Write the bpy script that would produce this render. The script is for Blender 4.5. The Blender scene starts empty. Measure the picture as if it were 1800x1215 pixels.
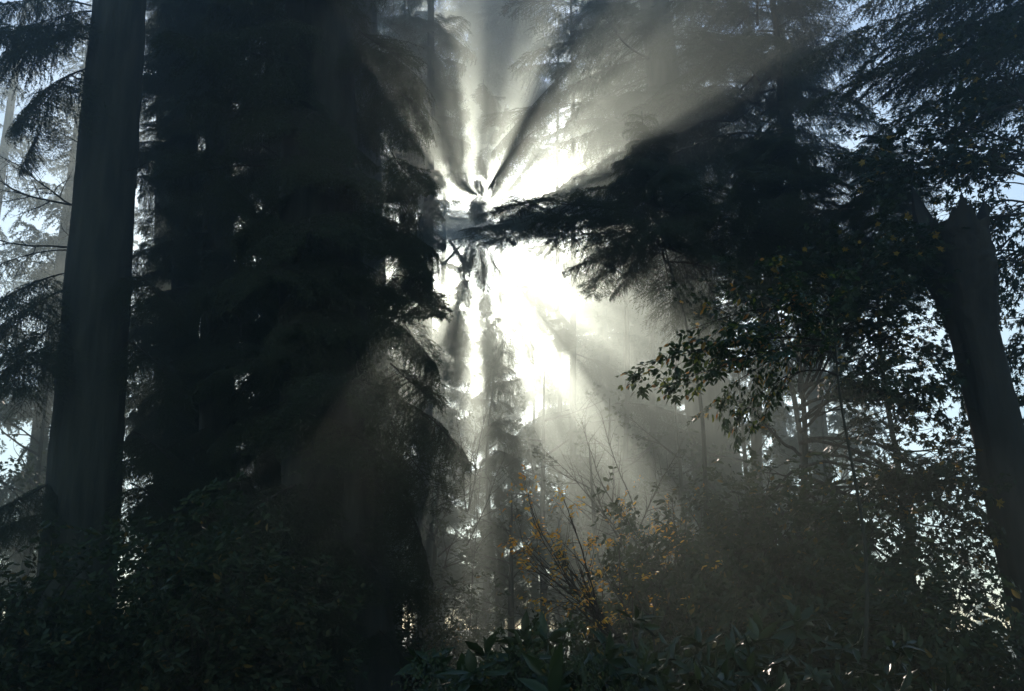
import bpy, math, random
import numpy as np
from mathutils import Vector, Matrix, Quaternion

scene = bpy.context.scene
COL = scene.collection
R = math.radians

# ------------------------------------------------------------------ camera
PITCH = R(16.0)
CAM = Vector((0, 0, 1.6))
FPX = 1750.0                                  # focal length in pixels of an 1800 wide picture
cd = bpy.data.cameras.new("camera")
cd.sensor_width = 36.0
cd.lens = 36.0 * FPX / 1800.0
cd.clip_start = 0.05
cd.clip_end = 1000.0
cam = bpy.data.objects.new("camera", cd)
cam.location = CAM
cam.rotation_euler = (R(90) + PITCH, 0, 0)
COL.objects.link(cam)
scene.camera = cam


def ray(x, y):
    xc, yc = (x - 900.0) / FPX, (607.5 - y) / FPX
    return (Vector((0, math.cos(PITCH), math.sin(PITCH))) + xc * Vector((1, 0, 0))
            + yc * Vector((0, -math.sin(PITCH), math.cos(PITCH))))


def at(x, y, d):
    """world point seen at photo position (x, y), d metres ahead of the camera"""
    r = ray(x, y)
    return CAM + r * (d / r.y)


# ------------------------------------------------------------------ sky and sun
SUN = ray(832, 408).normalized()
elev = math.asin(SUN.z)
azim = math.atan2(SUN.x, SUN.y)
w = bpy.data.worlds.new("World")
scene.world = w
w.use_nodes = True
nt = w.node_tree
nt.nodes.clear()
sky = nt.nodes.new("ShaderNodeTexSky")
sky.sky_type = 'NISHITA'
sky.sun_disc = False
sky.sun_elevation = elev
sky.sun_rotation = azim
sky.altitude = 200
sky.air_density = 1.0
sky.dust_density = 0.2
sky.ozone_density = 3.0
bg = nt.nodes.new("ShaderNodeBackground")
bg.inputs["Strength"].default_value = 0.13
wo = nt.nodes.new("ShaderNodeOutputWorld")
nt.links.new(sky.outputs[0], bg.inputs[0])
nt.links.new(bg.outputs[0], wo.inputs[0])

ld = bpy.data.lights.new("sun", 'SUN')
ld.energy = 4.8
ld.angle = R(0.25)
ld.color = (1.0, 0.84, 0.72)
sun = bpy.data.objects.new("sun", ld)
sun.rotation_euler = SUN.to_track_quat('Z', 'Y').to_euler()
sun.location = (0, 60, 60)
COL.objects.link(sun)

scene.view_settings.view_transform = 'Standard'
scene.view_settings.look = 'None'
scene.view_settings.exposure = 0.66
scene.view_settings.gamma = 1.0
scene.render.engine = 'CYCLES'
cy = scene.cycles
cy.use_denoising = True
cy.sample_clamp_direct = 8.0
cy.sample_clamp_indirect = 2.0
cy.denoiser = 'OPENIMAGEDENOISE'
cy.max_bounces = 6
cy.diffuse_bounces = 2
cy.glossy_bounces = 2
cy.transmission_bounces = 4
cy.transparent_max_bounces = 8
cy.volume_bounces = 0
cy.use_adaptive_sampling = False


# ------------------------------------------------------------------ materials
def new_mat(name):
    m = bpy.data.materials.new(name)
    m.use_nodes = True
    t = m.node_tree
    t.nodes.clear()
    return m, t, t.nodes.new("ShaderNodeOutputMaterial")


def leaf_mat(name, cols, transl=0.45, rough=0.45, spec=0.5):
    """leaf colours vary from leaf to leaf; light shines partly through"""
    m, t, out = new_mat(name)
    N, L = t.nodes, t.links
    geo = N.new("ShaderNodeNewGeometry")
    ramp = N.new("ShaderNodeValToRGB")
    els = ramp.color_ramp.elements
    while len(els) < len(cols):
        els.new(0.5)
    for i, (p, c) in enumerate(cols):
        els[i].position = p
        els[i].color = (*c, 1)
    L.new(geo.outputs["Random Per Island"], ramp.inputs[0])
    pr = N.new("ShaderNodeBsdfPrincipled")
    pr.inputs["Roughness"].default_value = rough
    pr.inputs["Specular IOR Level"].default_value = spec
    L.new(ramp.outputs[0], pr.inputs["Base Color"])
    tr = N.new("ShaderNodeBsdfTranslucent")
    L.new(ramp.outputs[0], tr.inputs[0])
    mx = N.new("ShaderNodeMixShader")
    mx.inputs[0].default_value = transl
    L.new(pr.outputs[0], mx.inputs[1])
    L.new(tr.outputs[0], mx.inputs[2])
    L.new(mx.outputs[0], out.inputs[0])
    return m


def bark_mat(name, c0, c1, scale=9.0):
    m, t, out = new_mat(name)
    N, L = t.nodes, t.links
    tc = N.new("ShaderNodeTexCoord")
    mp = N.new("ShaderNodeMapping")
    mp.inputs["Scale"].default_value = (1, 1, 0.16)
    L.new(tc.outputs["Object"], mp.inputs[0])
    nz = N.new("ShaderNodeTexNoise")
    nz.inputs["Scale"].default_value = scale
    nz.inputs["Detail"].default_value = 8
    L.new(mp.outputs[0], nz.inputs["Vector"])
    ramp = N.new("ShaderNodeValToRGB")
    ramp.color_ramp.elements[0].position = 0.35
    ramp.color_ramp.elements[0].color = (*c0, 1)
    ramp.color_ramp.elements[1].position = 0.7
    ramp.color_ramp.elements[1].color = (*c1, 1)
    L.new(nz.outputs[0], ramp.inputs[0])
    pr = N.new("ShaderNodeBsdfPrincipled")
    pr.inputs["Roughness"].default_value = 0.9
    pr.inputs["Specular IOR Level"].default_value = 0.2
    L.new(ramp.outputs[0], pr.inputs["Base Color"])
    bp = N.new("ShaderNodeBump")
    bp.inputs["Strength"].default_value = 0.8
    bp.inputs["Distance"].default_value = 0.04
    L.new(nz.outputs[0], bp.inputs["Height"])
    L.new(bp.outputs[0], pr.inputs["Normal"])
    L.new(pr.outputs[0], out.inputs[0])
    return m


M_NEEDLE = leaf_mat("spruce_needles", [(0, (.042, .054, .026)), (1, (.066, .080, .040))], .25, .6, .1)
M_HEML = leaf_mat("hemlock_needles", [(0, (.042, .056, .027)), (1, (.068, .084, .042))], .3, .6, .1)
M_BARK = bark_mat("dark_bark", (.024, .026, .017), (.052, .052, .036))
M_TWIG = bark_mat("twig_bark", (.030, .026, .020), (.060, .050, .038), 30)
M_SNAG = bark_mat("weathered_bark", (.016, .015, .011), (.045, .040, .030))
M_MAPLE = leaf_mat("maple_leaves", [(0, (.02, .034, .013)), (.95, (.034, .05, .016)), (.965, (.30, .20, .03)), (1, (.42, .25, .03))], .35, .5, .2)
M_BEECH = leaf_mat("beech_leaves", [(0, (.025, .045, .016)), (.8, (.035, .065, .018)), (.88, (.18, .22, .03)), (.95, (.40, .20, .03)), (1, (.35, .13, .03))], .5, .4)
M_ORANGE = leaf_mat("orange_leaves", [(0, (.58, .25, .03)), (.5, (.66, .37, .045)), (1, (.72, .48, .07))], .55, .5)
M_LAUREL = leaf_mat("laurel_leaves", [(0, (.02, .034, .013)), (1, (.032, .05, .018))], .15, .3, .25)
M_BUSH = leaf_mat("bush_leaves", [(0, (.03, .044, .02)), (.95, (.048, .066, .026)), (1, (.2, .13, .03))], .3, .5, .15)
M_FAR = leaf_mat("far_leaves", [(0, (.04, .06, .03)), (1, (.07, .09, .04))], .35, .6, .3)


# ------------------------------------------------------------------ mesh builder
class MB:
    def __init__(self):
        self.V, self.F, self.n = [], [], 0

    def add(self, verts, faces, mi=0):
        verts = np.asarray(verts, np.float32).reshape(-1, 3)
        faces = np.asarray(faces, np.int32)
        self.V.append(verts)
        self.F.append((faces + self.n, mi))
        self.n += len(verts)

    def mesh(self, name, mats, smooth=False):
        me = bpy.data.meshes.new(name)
        V = np.concatenate(self.V) if self.V else np.zeros((0, 3), np.float32)
        me.vertices.add(len(V))
        me.vertices.foreach_set("co", V.ravel())
        tot = sum(f.size for f, _ in self.F)
        npoly = sum(len(f) for f, _ in self.F)
        me.loops.add(tot)
        me.polygons.add(npoly)
        me.loops.foreach_set("vertex_index", np.concatenate([f.ravel() for f, _ in self.F]))
        sizes = np.concatenate([np.full(len(f), f.shape[1], np.int32) for f, _ in self.F])
        me.polygons.foreach_set("loop_start", np.concatenate([[0], np.cumsum(sizes)[:-1]]).astype(np.int32))
        me.polygons.foreach_set("material_index", np.concatenate([np.full(len(f), i, np.int32) for f, i in self.F]))
        if smooth:
            me.polygons.foreach_set("use_smooth", np.ones(npoly, bool))
        for m in mats:
            me.materials.append(m)
        me.update(calc_edges=True)
        return me


def unit(a):
    return a / np.maximum(np.linalg.norm(a, axis=-1, keepdims=True), 1e-9)


def prisms(mb, p0, p1, r0, r1, sides=4, mi=0):
    """one tapering prism per row"""
    p0, p1 = np.asarray(p0, float), np.asarray(p1, float)
    if len(p0) == 0:
        return
    r0, r1 = np.broadcast_to(r0, len(p0)), np.broadcast_to(r1, len(p0))
    t = unit(p1 - p0)
    ref = np.where(np.abs(t[:, 2:3]) > .9, np.array([[1., 0, 0]]), np.array([[0, 0, 1.]]))
    u = unit(np.cross(t, ref))
    v = np.cross(t, u)
    a = np.arange(sides) * 2 * np.pi / sides
    ring = np.cos(a)[None, :, None] * u[:, None] + np.sin(a)[None, :, None] * v[:, None]
    A = p0[:, None] + ring * np.asarray(r0)[:, None, None]
    B = p1[:, None] + ring * np.asarray(r1)[:, None, None]
    V = np.concatenate([A, B], 1)
    k = np.arange(sides)
    f = np.stack([k, (k + 1) % sides, (k + 1) % sides + sides, k + sides], 1)
    F = f[None] + (np.arange(len(p0)) * 2 * sides)[:, None, None]
    mb.add(V, F.reshape(-1, 4), mi)


def needles(mb, rng, p0, p1, spacing, ln, wd, mi=0, fwd=.75):
    p0, p1 = np.asarray(p0, float), np.asarray(p1, float)
    L = np.linalg.norm(p1 - p0, axis=1)
    cnt = np.maximum(1, np.round(L / spacing).astype(int))
    idx = np.repeat(np.arange(len(L)), cnt)
    u = rng.random(len(idx))[:, None]
    P = p0[idx] * (1 - u) + p1[idx] * u
    T = unit(p1 - p0)[idx]
    q = rng.normal(size=P.shape)
    q = unit(q - (q * T).sum(1, keepdims=True) * T)
    D = unit(T * fwd + q) * (ln * rng.uniform(.7, 1.2, len(P)))[:, None]
    W = unit(np.cross(D, rng.normal(size=P.shape))) * wd * .5
    V = np.stack([P - W, P + W, P + D], 1)
    mb.add(V, np.arange(len(P) * 3).reshape(-1, 3), mi)


OVAL = (np.array([(0, 0, 0), (.3, .2, .05), (.62, .22, .03), (.88, .09, -.04), (1.05, 0, -.1), (.88, -.09, -.04), (.62, -.22, .03), (.3, -.2, .05), (.33, 0, -.01), (.65, 0, -.04)]),
        np.array([(0, 8, 1), (8, 2, 1), (8, 9, 2), (9, 3, 2), (9, 4, 3), (0, 7, 8), (8, 7, 6), (8, 6, 9), (9, 6, 5), (9, 5, 4)]))
LONG = (OVAL[0] * np.array([1, .72, 1.0]), OVAL[1])
_mp = [(0, 1.0), (14, .62), (24, .5), (42, .88), (54, .55), (66, .42), (92, .62), (118, .4), (150, .3)]
_pts = [(.0, 0.)] + [(.42 + r * .58 * math.cos(R(a)), r * .58 * math.sin(R(a))) for a, r in _mp] + [(.02, .02)]
_pts += [(x, -y) for x, y in reversed(_pts[2:])]
MAPLE = (np.array([(.42, 0, 0)] + [(x, y, -.25 * y * y - .05 * x) for x, y in _pts]),
         np.array([(0, i, i % len(_pts) + 1) for i in range(1, len(_pts) + 1)]))


def leaves(mb, rng, pos, dirs, size, tmpl, mi=0, tilt=.5, jit=.35, up=None):
    tv, tf = tmpl
    P = np.asarray(pos, float)
    n = len(P)
    if n == 0:
        return
    X = unit(np.asarray(dirs, float) + rng.normal(size=(n, 3)) * .25)
    Z = rng.normal(size=(n, 3)) * tilt + (np.array([0, 0, 1.]) if up is None else up)
    Y = unit(np.cross(Z, X))
    Z = np.cross(X, Y)
    s = size * rng.uniform(1 - jit, 1 + jit, n)
    V = P[:, None] + s[:, None, None] * (tv[None, :, 0:1] * X[:, None] + tv[None, :, 1:2] * Y[:, None] + tv[None, :, 2:3] * Z[:, None])
    F = tf[None] + (np.arange(n) * len(tv))[:, None, None]
    mb.add(V, F.reshape(-1, 3), mi)


# ------------------------------------------------------------------ branch prototypes (grow along +X)
def conifer_bough(seed, L=2.2, rise=.12, droop=.30, tip=.08, width=.62, hang=.5, nt=30, spacing=.0065, nl=.022, nw=.005, sub=6, bare=.1):
    rng = np.random.default_rng(seed)
    wob = rng.normal(size=3) * .03

    def st(s):
        return np.array([L * s, L * (wob[0] * math.sin(5 * s) + wob[1] * s * s), L * (rise * s - droop * s * s + tip * s ** 4 - s * (rise - droop + tip))])
    wood, fol = MB(), MB()
    ss = np.linspace(0, 1, 13)
    sp = np.array([st(s) for s in ss])
    rr = .016 * L / 2.2 * (1.02 - ss)
    prisms(wood, sp[:-1], sp[1:], rr[:-1], rr[1:], 6)
    A, B = [sp[7:-1]], [sp[8:]]
    tA, tB, tr = [], [], []
    for i in range(nt):
        s = bare + (.98 - bare) * (i + rng.random()) / nt
        for side in (-1, 1):
            if rng.random() < .14:
                continue
            b = st(s)
            l = L * width * (1 - s) ** .6 * min(1, .35 + 1.6 * s) * rng.uniform(.55, 1.15)
            a = R(rng.uniform(42, 68))
            d = np.array([math.cos(a), side * math.sin(a), rng.uniform(-.15, .12)])
            h = hang * rng.uniform(.4, 1.3)
            us = np.linspace(0, 1, 5)
            pts = np.array([b + d * l * u * (1 - .25 * h * u) + np.array([0, 0, -h * l * u * u * .75]) for u in us])
            tA.append(pts[:-1]); tB.append(pts[1:]); tr.append(.005 * (1.05 - us[:-1]))
            A.append(pts[:-1]); B.append(pts[1:])
            for k in range(sub):
                u = .12 + .85 * (k + rng.random()) / sub
                for sd in (-1, 1):
                    if rng.random() < .25:
                        continue
                    q = b + d * l * u * (1 - .25 * h * u) + np.array([0, 0, -h * l * u * u * .75])
                    a2 = R(rng.uniform(35, 60)) * sd
                    e = np.array([d[0] * math.cos(a2) - d[1] * math.sin(a2), d[0] * math.sin(a2) + d[1] * math.cos(a2), d[2] - h * .6])
                    e = e + np.array([0, 0, -hang * rng.uniform(0, 1.2)])
                    l2 = l * rng.uniform(.22, .42) * (1.1 - .6 * u) + .03
                    e = e / np.linalg.norm(e) * l2
                    m = q + e * .55
                    z = m + e * .45 + np.array([0, 0, -hang * l2 * .2])
                    A.append(np.array([q, m])); B.append(np.array([m, z]))
                    tA.append(q[None]); tB.append(m[None]); tr.append(np.array([.0022]))
    tA, tB, tr = np.concatenate(tA), np.concatenate(tB), np.concatenate(tr)
    prisms(wood, tA, tB, tr, tr * .8, 3)
    needles(fol, rng, np.concatenate(A), np.concatenate(B), spacing, nl, nw)
    return wood, fol


def grow(rng, out, p, d, L, r, lvl, prm):
    n = max(3, int(round(L / prm['step'])))
    rr = r
    for i in range(n):
        d = d + rng.normal(size=3) * prm['wob'] + np.array([0, 0, prm['grav']])
        d = d / np.linalg.norm(d)
        q = p + d * L / n
        r1 = r * (1 - .8 * (i + 1) / n)
        out['s'].append((p, q, rr, r1))
        if lvl > 0 and (i + 1) / n > prm['bare'] and rng.random() < prm['dens']:
            a = R(rng.uniform(*prm['ang'])) * (1 if rng.random() < .5 else -1)
            ax = np.array([rng.normal() * prm['roll'], rng.normal() * prm['roll'], 1.])
            ax = ax / np.linalg.norm(ax)
            c = d * math.cos(a) + np.cross(ax, d) * math.sin(a) + ax * ax.dot(d) * (1 - math.cos(a))
            grow(rng, out, q, c, L * prm['ratio'] * rng.uniform(.6, 1.2) * (1.15 - .6 * (i + 1) / n), max(rr * .6, .0015), lvl - 1, prm)
        if lvl <= prm.get('leaf_lvl', 0) or i == n - 1:
            out['l'].append((q, d))
        p, rr = q, r1


def leafy_branch(seed, L=2.0, r=.02, lvl=2, leaf=.08, tmpl=OVAL, per=2, mats=None, drop=.0, **kw):
    prm = dict(step=.09, wob=.08, grav=-.01, bare=.15, dens=.5, ang=(30, 60), roll=.35, ratio=.5, leaf_lvl=0)
    prm.update(kw)
    rng = np.random.default_rng(seed)
    out = {'s': [], 'l': []}
    grow(rng, out, np.zeros(3), np.array([1., 0, prm.get('rise', .15)]), L, r, lvl, prm)
    wood, fol = MB(), MB()
    s = out['s']
    prisms(wood, [a[0] for a in s], [a[1] for a in s], np.array([a[2] for a in s]), np.array([a[3] for a in s]), 5)
    pos, dr = [], []
    for q, d in out['l']:
        if rng.random() < drop:
            continue
        for k in range(per):
            side = np.cross(d, [0, 0, 1.]) * (1 if k % 2 else -1)
            pos.append(q + rng.normal(size=3) * (.04 if drop else .01))
            dr.append(d * .5 + side * .8 + np.array([0, 0, -.35]))
    if pos:
        leaves(fol, rng, pos, dr, leaf, tmpl)
    return wood, fol


def proto(name_w, name_f, pair, mw, mf):
    w_, f_ = pair
    return w_.mesh(name_w, [mw], True), (f_.mesh(name_f, [mf]) if f_.F else None)


# ------------------------------------------------------------------ objects
def tag(o, label=None, cat=None, group=None, kind=None):
    if label: o["label"] = label
    if cat: o["category"] = cat
    if group: o["group"] = group
    if kind: o["kind"] = kind
    return o


def thing(name, label, cat, loc, group=None):
    o = bpy.data.objects.new(name, None)
    o.empty_display_size = .3
    o.location = loc
    COL.objects.link(o)
    return tag(o, label, cat, group)


def part(name, mesh, parent, mat=None):
    o = bpy.data.objects.new(name, mesh)
    COL.objects.link(o)
    if parent:
        o.parent = parent
    if mat is not None:
        o.matrix_local = mat
    return o


def orient(A, B, L, roll=0.0, sc=None):
    """matrix that lays a prototype of length L grown along +X from point A to point B, its top side up"""
    A, B = Vector(A), Vector(B)
    v = B - A
    x = v.normalized()
    y = Vector((0, 0, 1)).cross(x)
    y = y.normalized() if y.length > 1e-4 else Vector((0, 1, 0))
    z = x.cross(y)
    s = v.length / L
    m = Matrix((x, y, z)).transposed()
    m = m @ Matrix.Rotation(roll, 3, 'X')
    s2 = s if sc is None else sc
    m = m @ Matrix.Diagonal((s, s2, s2))
    return Matrix.Translation(A) @ m.to_4x4()


def bough(parent, pr, A, B, name="bough", fname="needle_spray", roll=0.0, sc=None, L=2.2, rel=True):
    """a branch (and its foliage as a sub-part) from world point A to world point B"""
    o = Vector(parent.location)
    m = orient(Vector(A) - o, Vector(B) - o, L, roll, sc)
    b = part(name, pr[0], parent, m)
    if pr[1]:
        part(fname, pr[1], b)
    return b


def trunk_mesh(name, base, axis_pts, radii, seed, mat, flare=.45, lump=.06, sides=52, broken=False):
    """a trunk along axis_pts (world), in coordinates about base"""
    rng = np.random.default_rng(seed)
    ax = np.array([np.array(p) - np.array(base) for p in axis_pts], float)
    n = 44
    t = np.linspace(0, 1, n)
    tt = np.linspace(0, 1, len(ax))
    C = np.stack([np.interp(t, tt, ax[:, k]) for k in range(3)], 1)
    bend = min(.05, .012 / max(radii[0], .01)) * .5 * ax[-1][2] if radii[0] < .12 else .008 * ax[-1][2] * .3
    C[:, 0] += bend * np.sin(t * 7 + seed) * t * (1 - t) * 3
    C[:, 1] += bend * np.sin(t * 5 + seed * 2) * t * (1 - t) * 3
    rad = np.interp(t, tt, radii)
    rad = rad * (1 + flare * np.exp(-np.maximum(C[:, 2], 0) / .7))
    a = np.arange(sides) * 2 * np.pi / sides
    ph = rng.random(6) * 6.28
    V = np.zeros((n, sides, 3))
    kf = int(sides * .23)
    for i in range(n):
        z = C[i, 2]
        f = 1 - .035 * np.abs(np.sin(kf * a + 1.3 * np.sin(z * .8 + ph[3]) + .7 * np.sin(z * 2.1 + ph[4]))) + lump * (np.sin(3 * a + ph[0] + z * .4) * .5 + np.sin(5 * a + ph[1] - z * .7) * .4 + rng.normal(size=sides) * .28) \
            + flare * .25 * math.exp(-max(z, 0) / .5) * np.sin(5 * a + ph[2])
        V[i, :, 0] = C[i, 0] + rad[i] * f * np.cos(a)
        V[i, :, 1] = C[i, 1] + rad[i] * f * np.sin(a)
        V[i, :, 2] = z
    if broken:
        jag = rng.random(sides) ** 2 * .2 + .07 * np.sin(3 * a) + .05 * np.sin(7 * a + 1)
        jag[np.argmin(np.abs(a - broken))] += .42
        for k in (-1, 1):
            jag[(np.argmin(np.abs(a - broken)) + k) % sides] += .16
        V[-1, :, 2] += jag
    mb = MB()
    i, k = np.meshgrid(np.arange(n - 1), np.arange(sides), indexing='ij')
    k2 = (k + 1) % sides
    F = np.stack([i * sides + k, i * sides + k2, (i + 1) * sides + k2, (i + 1) * sides + k], -1).reshape(-1, 4)
    mb.add(V, F)
    mb.add(np.concatenate([V[-1], [C[-1] - (np.array([0, 0, .25]) if broken else 0)]]), [(j, (j + 1) % sides, sides) for j in range(sides)])
    return mb.mesh(name, [mat], not broken)


def axis_of(xb, yb, xt, yt, d, ztop=None):
    """trunk axis through two photo points at depth d, carried down to the ground"""
    A, B = at(xb, yb, d), at(xt, yt, d)
    v = B - A
    base = A - v * (A.z / v.z)
    base.y = d
    top = B if ztop is None else base + v * (ztop / v.z)
    return base, top


def on_axis(base, top, z):
    return base + (top - base) * ((z - base.z) / (top.z - base.z))


# ---- prototypes, built once; every bough of every tree shares them
SPR = [proto("spruce_bough", "spruce_sprays", conifer_bough(10 + i, hang=.55 + .12 * i, droop=.22 + .07 * (i % 3), width=.6 + .06 * (i % 2), rise=.05, nt=36, sub=8, nl=.028, nw=.0085, spacing=.0075), M_TWIG, M_NEEDLE) for i in range(5)]
HEM = [proto("hemlock_bough", "hemlock_sprays", conifer_bough(40 + i, hang=.25 + .2 * i, droop=.28, width=.52, rise=.16, tip=.0, nt=32, sub=8, nl=.02, nw=.007, spacing=.0065), M_TWIG, M_HEML) for i in range(4)]
THIN = [proto("thin_bough", "thin_sprays", conifer_bough(60 + i, hang=.7, droop=.3, width=.5, nt=13, sub=4, spacing=.008, bare=.25), M_TWIG, M_NEEDLE) for i in range(3)]
STR = [proto("level_bough", "level_sprays", conifer_bough(70 + i, hang=.25 + .12 * i, droop=.08, width=.46, rise=.03, nt=34, sub=8, nl=.04, nw=.014, spacing=.0075), M_TWIG, M_NEEDLE) for i in range(4)]
BARE = [proto("bare_branch", "none", leafy_branch(80 + i, L=2.2, r=.022, lvl=3, per=0, dens=.6, wob=.06, grav=.012, ratio=.42, roll=.8, ang=(35, 70)), M_TWIG, M_NEEDLE) for i in range(3)]
MAP = [proto("maple_branch", "maple_leaf_spray", leafy_branch(100 + i, L=2.2, r=.02, lvl=2, leaf=.105, tmpl=MAPLE, per=2, dens=.55, ratio=.5, grav=-.003, rise=.08), M_TWIG, M_MAPLE) for i in range(4)]
BEE = [proto("beech_branch", "beech_leaf_spray", leafy_branch(120 + i, L=2.2, r=.014, lvl=2, leaf=.085, tmpl=OVAL, per=2, dens=.6, ratio=.42, step=.075, roll=.12, grav=-.007, wob=.04, rise=.12), M_TWIG, M_BEECH) for i in range(3)]


# ------------------------------------------------------------------ ground
def ground():
    n = 90
    xs = np.linspace(-91, 91, n)
    ys = np.linspace(-29, 117, n)
    X, Y = np.meshgrid(xs, ys)
    rng = np.random.default_rng(5)
    Z = -.05 + .12 * np.sin(X * .21 + 1) * np.sin(Y * .17) + .05 * np.sin(X * .9) * np.sin(Y * .8 + 2)
    Z = Z * np.clip((np.hypot(X, Y)) / 6, 0, 1) + np.clip((Y - 70) / 120, 0, 1) ** 1.3 * 6
    mb = MB()
    i, k = np.meshgrid(np.arange(n - 1), np.arange(n - 1), indexing='ij')
    F = np.stack([i * n + k, i * n + k + 1, (i + 1) * n + k + 1, (i + 1) * n + k], -1).reshape(-1, 4)
    mb.add(np.stack([X, Y, Z], -1), F)
    m, t, out = new_mat("forest_floor")
    N, L = t.nodes, t.links
    tc = N.new("ShaderNodeTexCoord")
    nz = N.new("ShaderNodeTexNoise")
    nz.inputs["Scale"].default_value = 2.5
    nz.inputs["Detail"].default_value = 10
    L.new(tc.outputs["Object"], nz.inputs["Vector"])
    ramp = N.new("ShaderNodeValToRGB")
    ramp.color_ramp.elements[0].color = (.03, .022, .014, 1)
    ramp.color_ramp.elements[1].color = (.09, .07, .035, 1)
    L.new(nz.outputs[0], ramp.inputs[0])
    pr = N.new("ShaderNodeBsdfPrincipled")
    pr.inputs["Roughness"].default_value = .95
    L.new(ramp.outputs[0], pr.inputs["Base Color"])
    bp = N.new("ShaderNodeBump")
    bp.inputs["Distance"].default_value = .1
    L.new(nz.outputs[0], bp.inputs["Height"])
    L.new(bp.outputs[0], pr.inputs["Normal"])
    L.new(pr.outputs[0], out.inputs[0])
    o = part("ground", mb.mesh("ground", [m], True), None)
    tag(o, kind="structure")


ground()


# ------------------------------------------------------------------ conifers
def conifer(name, label, cat, xb, yb, xt, yt, d, wpx, protos, n, z0, z1, prof, seed, ztop=None, pitch=(-10, -25), sc=1.0, group=None, bark=M_BARK, r_top=.25, yawf=None, fname="needle_spray"):
    """trunk through two photo points at depth d; prof gives the crown radius over height as (z, left, right)"""
    base, top = axis_of(xb, yb, xt, yt, d, ztop)
    rng = random.Random(seed)
    t = thing(name, label, cat, base, group)
    r = wpx * (d * 1.03) / FPX / 2
    part("trunk", trunk_mesh("trunk", base, [base, base + (top - base) * .5, top], [r, r * (1 + r_top) / 2, r * r_top], seed, bark), t)
    zs = [p[0] for p in prof]
    for i in range(n):
        u = (i + rng.random()) / n
        z = z0 + (z1 - z0) * u
        yaw = yawf(rng) if yawf else (i * 137.5 + rng.uniform(-30, 30))
        ya = R(yaw)
        dx = math.cos(ya)
        l = float(np.interp(z, zs, [p[1] for p in prof])) * max(0, -dx) + float(np.interp(z, zs, [p[2] for p in prof])) * max(0, dx) \
            + (1 - abs(dx)) * .5 * float(np.interp(z, zs, [p[1] + p[2] for p in prof]))
        l *= rng.uniform(.5, 1.2)
        if l < .15:
            continue
        c = on_axis(base, top, z)
        pt = R(np.interp(u, [0, 1], [pitch[1], pitch[0]]) - 8 + rng.uniform(-16, 16))
        v = Vector((dx * math.cos(pt), math.sin(ya) * math.cos(pt), math.sin(pt)))
        if i % 2 and l > .8:
            c = c + v * l * rng.uniform(.15, .45) + Vector((0, 0, rng.uniform(-.15, .2)))
            l *= .62
            v = Matrix.Rotation(rng.uniform(-.8, .8), 3, 'Z') @ v
        e = c + v * l
        bough(t, rng.choice(protos), c, e, fname=fname, roll=rng.uniform(-.7, .7), sc=sc * rng.uniform(.75, 1.25) * (l / 2.2) ** .8)
    return t, base, top



def stamp_crown(name, seed, H, z0, rmax, n, mats, coarse, power=.8):
    """one far crown as one mesh: n coarse boughs set round the axis"""
    rng = np.random.default_rng(seed)
    mb = MB()
    for k in range(n):
        u = ((k + rng.random()) / n) ** 1.25
        z = z0 + (H - z0) * u
        l = rmax * (1.03 - u) ** power * rng.uniform(.65, 1.15)
        if z < z0 + .12 * H:
            l *= rng.uniform(.4, 1)
        ya, pt = rng.random() * 6.283, R(np.interp(u, [0, 1], [-22, 18]) + rng.uniform(-10, 10))
        x = np.array([math.cos(ya) * math.cos(pt), math.sin(ya) * math.cos(pt), math.sin(pt)])
        y = unit(np.cross([0, 0, 1.], x))
        zz = np.cross(x, y)
        f = l / 2.2
        M = np.stack([x * f, y * f * rng.uniform(.9, 1.3), zz * f * 1.1], 0)
        b = coarse[rng.integers(len(coarse))]
        for mi, part_ in enumerate(b):
            nb = 0
            for V, (F, _) in zip(part_.V, part_.F):
                mb.add(V @ M + np.array([0, 0, z]), F - nb, mi)
                nb += len(V)
    return mb.mesh(name, mats)


COARSE = [conifer_bough(200 + i, nt=15, sub=4, spacing=.024, nl=.075, nw=.03, hang=.5 + .2 * i, droop=.22, width=.6) for i in range(4)]
FAR_CROWN = [stamp_crown("crown", 300 + i, 30, 3.5, 3.6 + .5 * (i % 2), 84, [M_TWIG, M_HEML], COARSE) for i in range(3)]
FAR_TRUNK = [trunk_mesh("trunk", (0, 0, 0), [(0, 0, 0), (.1, 0, 15), (0, 0, 30)], [.36, .22, .03], 310 + i, M_BARK, sides=12) for i in range(2)]


def far_conifer(i, x, d, h, label, group=None):
    base = at(x, 1000, d)
    base.z = 0 if d < 70 else (d - 70) ** 1.3 * .011
    t = thing("conifer_tree", label, "tree", base, group)
    t.rotation_euler = (0, 0, i * 2.4)
    f = h / 30
    sm = Matrix.Diagonal((f ** .8, f ** .8, f, 1))
    part("trunk", FAR_TRUNK[i % 2], t, sm)
    part("crown", FAR_CROWN[i % 3], t, sm)
    return t


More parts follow.
